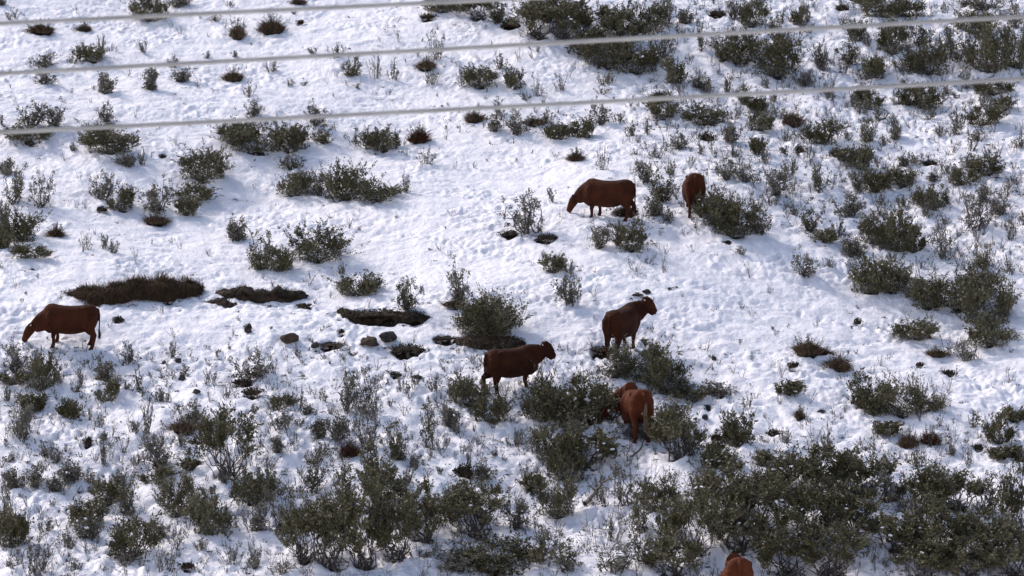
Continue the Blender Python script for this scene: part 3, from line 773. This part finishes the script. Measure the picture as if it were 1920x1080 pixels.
# ------------------------------------------------------------------ sprigs and crumbs too many to count: one object of stuff
def litter():
    rs = np.random.RandomState(77)
    V, F, T, MI = [], [], [], []; o = 0
    n = 0
    while n < 6800:
        u, w = rs.rand() * 1960 - 20, rs.rand() * 1130 - 10
        x_, y_ = (u - 960) / 1920, w / 1080
        dens = .10
        if w > 650: dens = .75
        if u > 1180 and w < 520: dens = 1.5
        if u > 700 and w < 250: dens = max(dens, .28)
        if 1250 < u < 1580 and 430 < w < 800: dens = .07
        if 640 < u < 1050 and 290 < w < 560: dens = .05
        if u < 700 and 400 < w < 520: dens = .10
        if w > 640 and u > 1250 and w < 800: dens = .25
        dens *= .5 + .9 * max(0, float(perlin(u / 90, w / 60, 61)) + .35)
        if rs.rand() > dens: n += .12; continue
        n += 1
        p, mpp = at(u, w)
        q = rs.rand()
        if q < .62:      # little sprig of twigs
            k = rs.randint(3, 7); hgt = (.10 + .28 * rs.rand() ** 1.5) * (1.5 if w > 700 or (u > 1180 and w < 520) else 1)
            St = []; Lc = []
            for _ in range(k):
                e = np.array([rs.normal() * hgt * .35, rs.normal() * hgt * .3, hgt * (.5 + .6 * rs.rand())])
                s = np.array([rs.normal() * .02, rs.normal() * .02, -.05])
                St.append((path(rs, s, e, 3, .12), np.array([.007, .005, .003])))
                nl = rs.randint(3, 9)
                Lc.append(s + (e - s) * (.3 + .7 * rs.rand(nl))[:, None] + rs.normal(size=(nl, 3)) * .014)
            sv, sf = tubes(St); c = np.concatenate(Lc); lv, lf = leaves(rs, c, .04, np.repeat(np.array([[0, 0, 1.]]), len(c), 0))
            V += [sv + np.array(p), lv + np.array(p)]; F += [sf + o, lf + o + len(sv)]
            T += [np.full(len(sf), .2), rs.rand(len(lf))]; MI += [np.zeros(len(sf)), np.ones(len(lf))]; o += len(sv) + len(lv)
        else:           # crumb of dark leaves lying flat
            k = rs.randint(5, 22); wd = .04 + .10 * rs.rand()
            c = rs.normal(size=(k, 3)) * np.array([wd, wd * .7, .012]) + np.array([0, 0, .02])
            lv, lf = leaves(rs, c, .05)
            V.append(lv + np.array(p)); F.append(lf + o); T.append(rs.rand(k) * .5); MI.append(np.full(k, 2)); o += len(lv)
    me = mesh_np('sprigs', np.concatenate(V), np.concatenate(F), [M['bark'], M['leaf_grey'], M['mat_leaf']], tone=np.concatenate(T), matidx=np.concatenate(MI))
    tag(link('ground_cover', me), 'tiny twigs and leaf crumbs sticking out of the snow all over the slope', 'ground cover', kind='stuff')
litter()

# ------------------------------------------------------------------ cattle
SQ = .82
def loft(bm, secs, ns=16):
    """secs: (centre, half width, half height, lateral axis, up axis)"""
    rings = []
    for c, a, b, lat, up in secs:
        rings.append([bm.verts.new(c + lat * (a * math.copysign(abs(math.cos(t)) ** SQ, math.cos(t))) + up * (b * math.copysign(abs(math.sin(t)) ** SQ, math.sin(t)))) for t in (2 * math.pi * s / ns for s in range(ns))])
    for r0, r1 in zip(rings, rings[1:]):
        for s in range(ns):
            bm.faces.new((r0[s], r0[(s + 1) % ns], r1[(s + 1) % ns], r1[s]))
    bm.faces.new(rings[0][::-1]); bm.faces.new(rings[-1])
def limb(bm, pts, ns=12, lat0=None):
    """pts: (pos, half across, half along) ; frames follow the path"""
    ps = [Vector(p[0]) for p in pts]; secs = []
    for i, p in enumerate(pts):
        t = (ps[min(i + 1, len(ps) - 1)] - ps[max(i - 1, 0)]).normalized()
        lat = lat0.copy() if lat0 else Vector((0, 1, 0))
        lat = (lat - t * lat.dot(t)).normalized(); up = t.cross(lat).normalized()
        secs.append((ps[i], p[1], p[2], lat, up))
    loft(bm, secs, ns)

def make_cow(px, py, yaw, pose, scale, coatm, label, neck_turn=0, tail='down', lift=None, tagc=True, pale_tail=False, stance=None, pf=.35, wf=.5, zo=-.03, tl=0.0):
    p, mpp = at(px, py)
    yaw = R(yaw); cy, sy = math.cos(yaw), math.sin(yaw)
    def gz(x, y):
        X_, Y_ = p.x + scale * (x * cy - y * sy), p.y + scale * (x * sy + y * cy)
        return (float(h_base(X_, Y_) + h_fine(X_, Y_)) - p.z) / scale
    root = link('cow', None); root.location = p; root.rotation_euler = (0, 0, yaw); root.scale = (scale,) * 3
    st = stance or (.52, .44, -.60, -.70)     # fore-aft of front left, front right, hind left, hind right feet
    fx = {('f', 1): st[0], ('f', -1): st[1], ('h', 1): st[2], ('h', -1): st[3]}
    gf = (gz(st[0], .17) + gz(st[1], -.17)) / 2; gh = (gz(st[2], .16) + gz(st[3], -.16)) / 2
    slope = (gf - gh) / 1.15
    def off(x): return gf * wf + gh * (1 - wf) + zo + (x + .1) * slope * pf + (x + .6) * tl
    def B(x, y, z): return Vector((x, y, z + off(x)))
    bm = bmesh.new()
    Yv, Zv = Vector((0, 1, 0)), Vector((0, 0, 1))
    torso = [(-.85, 1.10, .92, .11), (-.825, 1.22, .76, .21), (-.76, 1.30, .60, .275), (-.64, 1.345, .52, .315), (-.50, 1.345, .50, .315), (-.36, 1.315, .455, .335), (-.18, 1.295, .405, .375),
             (0, 1.285, .385, .395), (.2, 1.29, .385, .38), (.38, 1.315, .41, .335), (.54, 1.35, .43, .295), (.68, 1.33, .47, .25), (.79, 1.25, .53, .20), (.88, 1.10, .62, .12)]
    loft(bm, [(B(x, 0, (t + b) / 2), w, (t - b) / 2, Yv, Zv) for x, t, b, w in torso], 24)
    # hip points, pin bones, shoulder blades and haunches shape the trunk
    for s in (1, -1):
        limb(bm, [(B(-.40, s * .20, 1.20), .07, .08), (B(-.46, s * .245, 1.215), .065, .075), (B(-.52, s * .24, 1.18), .07, .09)])
        limb(bm, [(B(-.50, s * .15, 1.15), .13, .15), (B(-.60, s * .18, .98), .155, .25), (B(-.60, s * .20, .80), .13, .235), (B(-.57, s * .19, .64), .11, .19), (B(-.58, s * .18, .54), .085, .14)])
        limb(bm, [(B(.52, s * .10, 1.22), .10, .13), (B(.56, s * .20, .98), .125, .20), (B(.55, s * .215, .78), .115, .19), (B(.51, s * .19, .60), .095, .14), (B(.50, s * .18, .50), .075, .11)])
    # brisket
    limb(bm, [(B(.50, 0, .52), .15, .10), (B(.66, 0, .52), .14, .12), (B(.80, 0, .62), .12, .13), (B(.84, 0, .74), .10, .10)])
    # legs
    hooves = []
    for s in (1, -1):
        x = fx['f', s]; y = s * .17; g = gz(x, y) - .02; top = B(.50, s * .18, .70)
        kz = g + .36; e = B(.50, s * .18, .56)
        limb(bm, [(top, .105, .17), (e, .088, .125), (Vector((x * .6 + .2, y, e.z * .45 + kz * .55)), .070, .088), (Vector((x + .01, y, kz)), .062, .068),
                  (Vector((x, y, g + .25)), .046, .050), (Vector((x, y, g + .13)), .050, .056), (Vector((x + .025, y, g + .06)), .056, .064), (Vector((x + .03, y, g + .01)), .060, .072)])
        hooves.append(Vector((x + .035, y, g)))
        x = fx['h', s]; y = s * .175; g = gz(x, y) - .02; top = B(-.57, s * .19, .82); st_ = B(-.56, s * .19, .62)
        hk = Vector((x - .085, y, g + .44))
        limb(bm, [(top, .13, .25), (st_, .11, .20), (st_ * .5 + hk * .5 + Vector((0, 0, .01)), .082, .135), (hk, .056, .082), (Vector((x - .065, y, g + .33)), .048, .062),
                  (Vector((x - .03, y, g + .15)), .050, .056), (Vector((x + .01, y, g + .07)), .056, .064), (Vector((x + .03, y, g + .01)), .060, .072)])
        hooves.append(Vector((x + .035, y, g)))
    # neck and head
    if pose == 'graze':
        N = [(.50, .98, .22, .36), (.74, .90, .19, .33), (.95, .79, .16, .28), (1.09, .70, .135, .225), (1.18, .65, .12, .18)]
        Hd = [(1.14, .74, .09, .10), (1.22, .68, .135, .15), (1.30, .59, .13, .16), (1.38, .47, .105, .135), (1.44, .36, .092, .108), (1.48, .28, .092, .095), (1.50, .235, .07, .065)]
    else:
        N = [(.50, .95, .23, .38), (.72, 1.01, .20, .36), (.87, 1.07, .175, .31), (.98, 1.13, .15, .255), (1.05, 1.18, .13, .20)]
        Hd = [(.98, 1.31, .09, .10), (1.06, 1.29, .14, .155), (1.15, 1.21, .135, .17), (1.24, 1.10, .11, .145), (1.31, 1.01, .095, .115), (1.36, .95, .094, .10), (1.385, .92, .07, .065)]
    if pose == 'alert':
        N = [(x, z + .09 * t, w, h) for (x, z, w, h), t in zip(N, (0, .3, .6, .85, 1))]; Hd = [(x - .03, z + .09, w, h) for x, z, w, h in Hd]
    if pose != 'graze': Hd = [(x, z, w * 1.22, h * 1.26) for x, z, w, h in Hd]
    tr = R(neck_turn)
    def bend(x, z, k):
        """sideways turn grows along the neck"""
        a = tr * k; xx = x - .62
        ax = .62 + xx * math.cos(a); ay = xx * math.sin(a)
        return Vector((ax, ay, z + (off(.7) if pose != 'graze' else off(.7) * .5 + gz(1.1, 0) * .5 - .06 - .10 * max(0, (xx - .5)) )))
    def latv(k): a = tr * k; return Vector((-math.sin(a), math.cos(a), 0))
    kN = [0, .45, .75, .95, 1.0]
    P1 = [(bend(x, z, k), w, h) for (x, z, w, h), k in zip(N, kN)]
    P2 = [(bend(x, z, 1.05), w, h) for (x, z, w, h) in Hd]
    def limb2(pts, lats):
        ps = [q[0] for q in pts]; secs = []
        for i_, q in enumerate(pts):
            t = (ps[min(i_ + 1, len(ps) - 1)] - ps[max(i_ - 1, 0)]).normalized()
            lat = lats[i_]; lat = (lat - t * lat.dot(t)).normalized()
            secs.append((q[0], q[1], q[2], lat, t.cross(lat).normalized()))
        loft(bm, secs, 16)
    limb2(P1, [latv(k) for k in kN]); limb2(P2, [latv(1.05)] * len(P2))
    hl = latv(1.05); hf = (P2[5][0] - P2[1][0]).normalized(); hu = hf.cross(hl).normalized()
    if hu.z < 0 and pose != 'graze': hu = -hu
    if pose == 'graze': hu = -hu if hu.x * math.cos(tr) + hu.y * math.sin(tr) < 0 else hu
    # ears
    ears = []
    for s in (1, -1):
        b0 = P2[1][0] + hl * (s * .105) - hf * .04 + hu * .05
        tipv = (hl * s * .9 - hf * .25 + Vector((0, 0, .12))).normalized()
        pts = [(b0 - tipv * .03, .02, .025), (b0 + tipv * .05, .022, .05), (b0 + tipv * .11, .016, .055), (b0 + tipv * .17, .008, .022)]
        limb(bm, pts, 8, lat0=hf.cross(tipv).normalized() if False else hu.copy())
        ears.append(b0 + tipv * .10 + hu * -.02)
    # tail
    tb = B(-.82, 0, 1.20)
    if tail == 'down': tp = [tb + Vector((.08, 0, .04)), tb + Vector((-.05, 0, -.02)), tb + Vector((-.085, 0, -.2)), tb + Vector((-.08, .01, -.45)), tb + Vector((-.07, .015, -.68))]
    else: tp = [tb + Vector((.08, 0, .04)), tb + Vector((-.05, -.01, -.02)), tb + Vector((-.09, -.04, -.2)), tb + Vector((-.09, -.05, -.45)), tb + Vector((-.10, -.06, -.68))]
    limb(bm, [(q, r_, r_) for q, r_ in zip(tp, (.05, .04, .03, .026, .024))], 10)
    me = bpy.data.meshes.new('cow_raw'); bmesh.ops.recalc_face_normals(bm, faces=bm.faces[:]); bm.to_mesh(me); bm.free()
    tmp = bpy.data.objects.new('tmp', me); COL.objects.link(tmp)
    rm = tmp.modifiers.new('r', 'REMESH'); rm.mode = 'VOXEL'; rm.voxel_size = .017; rm.use_smooth_shade = True
    sm_ = tmp.modifiers.new('s', 'SMOOTH'); sm_.factor = .6; sm_.iterations = 5
    dg = bpy.context.evaluated_depsgraph_get(); dg.update()
    bme = bpy.data.meshes.new_from_object(tmp.evaluated_get(dg)); bme.name = 'body'
    bpy.data.objects.remove(tmp)
    bme.materials.clear(); bme.materials.append(M[coatm])
    bme.polygons.foreach_set('use_smooth', [True] * len(bme.polygons))
    link('body', bme, root)
    # hooves, eyes, muzzle, ear tag, tail switch
    for h in hooves:
        b2 = bmesh.new()
        secs = [(h + Vector((.012, 0, .0)), .056, .068), (h + Vector((.004, 0, .04)), .050, .058), (h + Vector((-.012, 0, .07)), .044, .050)]
        loft(b2, [(c, a, b, Yv, Vector((1, 0, 0))) for c, a, b in secs], 12)
        hm = bpy.data.meshes.new('hoof'); bmesh.ops.recalc_face_normals(b2, faces=b2.faces[:]); b2.to_mesh(hm); b2.free(); hm.materials.append(M['hoof'])
        link('hoof', hm, root)
    def ball(nm, c, r3, m_):
        b2 = bmesh.new(); bmesh.ops.create_uvsphere(b2, u_segments=12, v_segments=8, radius=1, matrix=Matrix.Diagonal((*r3, 1)))
        q = bpy.data.meshes.new(nm); b2.to_mesh(q); b2.free(); q.materials.append(M[m_])
        for pl in q.polygons: pl.use_smooth = True
        o = link(nm, q, root); o.location = c; return o
    for s in (1, -1): ball('eye', P2[2][0] + hl * (s * .112) + hu * .045, (.02, .02, .02), 'eye')
    ball('nose', P2[5][0] + hf * .014 + hu * .01, (.058, .060, .05), 'hoof')
    if tagc:
        c = ears[1 if tagc == 1 else 0]
        b2 = bmesh.new(); bmesh.ops.create_cube(b2, size=1, matrix=Matrix.Diagonal((.012, .045, .05, 1))); bmesh.ops.bevel(b2, geom=b2.edges[:], offset=.004, segments=1)
        q = bpy.data.meshes.new('ear_tag'); b2.to_mesh(q); b2.free(); q.materials.append(M['tag'])
        o = link('ear_tag', q, root); o.location = c + Vector((0, 0, -.03)) + hu * .015; o.rotation_euler = (0, 0, -yaw + R(90))
    rs = np.random.RandomState(9); tips = []
    for _ in range(110 if pale_tail else 46):
        s0 = tp[-1] + (tp[-2] - tp[-1]) * (rs.rand() * 2.2 - .2 if pale_tail else 0) * .9 + Vector((-.03 if pale_tail else 0, 0, 0)) + Vector((rs.normal() * .012, rs.normal() * .012, .05)); e0 = tp[-1] + Vector((rs.normal() * .03 - .01, rs.normal() * .035, -.12 - .16 * rs.rand()))
        tips.append((path(rs, s0, e0, 4, .04), np.array([.007, .009, .007, .002])))
    sv, sf = tubes(tips, 4)
    link('tail_switch', mesh_np('tail_switch', sv, sf, [M['tuft_pale' if pale_tail else 'tuft_hair']], smooth=True), root)
    tag(root, label, 'cow', 'brown cattle on the snowy slope')
    return root

make_cow(133, 651, 178, 'graze', .96, 'coat', 'brown cow grazing head down at the far left, below the long grassy bank', neck_turn=-6, stance=(.52, .44, -.68, -.58), tagc=2)
make_cow(1142, 408, 163, 'graze', .97, 'coat', 'brown cow grazing head down side-on on the upper slope', neck_turn=-14, stance=(.55, .36, -.62, -.72), tagc=False)
make_cow(1301, 394, 91, 'graze', 1.0, 'coat', 'dark brown cow seen from behind, above a dense shrub on the upper slope', stance=(.5, .44, -.6, -.66), tagc=False, pf=.1, tl=-.15)
make_cow(958, 732, 27, 'stand', .96, 'coat_dark', 'dark brown cow standing side-on facing right in the middle', neck_turn=-28, stance=(.55, .42, -.78, -.52), tagc=1)
make_cow(1166, 664, 63, 'alert', 1.0, 'coat_dark', 'dark cow with raised head looking right, rump towards us, behind shrubs', neck_turn=-56, stance=(.52, .44, -.60, -.66), tagc=1, wf=.5, zo=.05)
make_cow(1193, 808, 101, 'graze', 1.08, 'coat_red', 'bright red-brown cow seen from behind amid shrubs, head turned left', neck_turn=74, pale_tail=True, tail='side', tagc=False, pf=.0, wf=.3, tl=-.09)
make_cow(1381, 1134, 92, 'graze', 1.16, 'coat_red', 'red-brown cow rump cut off by the bottom edge, among thicket shrubs', tagc=False, pf=.0, wf=.3, tl=-.30)

# ------------------------------------------------------------------ overhead cables close to the camera
def cable(pts, lab, depth=22.0, r=.0115):
    px = np.array([a for a, b in pts], float); py = np.array([b for a, b in pts], float)
    co = np.polyfit(px, py, 2)
    xs = np.linspace(-5200, 7100, 90)
    P_ = []
    for x in xs:
        y = np.polyval(co, x)
        P_.append(CAM + (FWD + Vector((1, 0, 0)) * ((x - 960) * K) + UPV * ((540 - y) * K)) * depth)
    P_ = np.array([tuple(q) for q in P_]); c0 = P_[45].copy()
    sv, sf = tubes([(P_ - c0, np.full(90, r))], 12)
    o = link('overhead_cable', mesh_np('overhead_cable', sv, sf, [M['cable']], smooth=True)); o.location = c0
    tag(o, lab, 'cable', 'overhead cables')
cable([(0, 44), (320, 29), (640, 13), (900, 1)], 'topmost of three pale cables, leaving the photo at the top edge')
cable([(0, 138), (640, 103), (1280, 67), (1920, 31)], 'middle of three pale overhead cables')
cable([(0, 248), (640, 217), (1280, 182), (1920, 148)], 'lowest of three pale overhead cables')
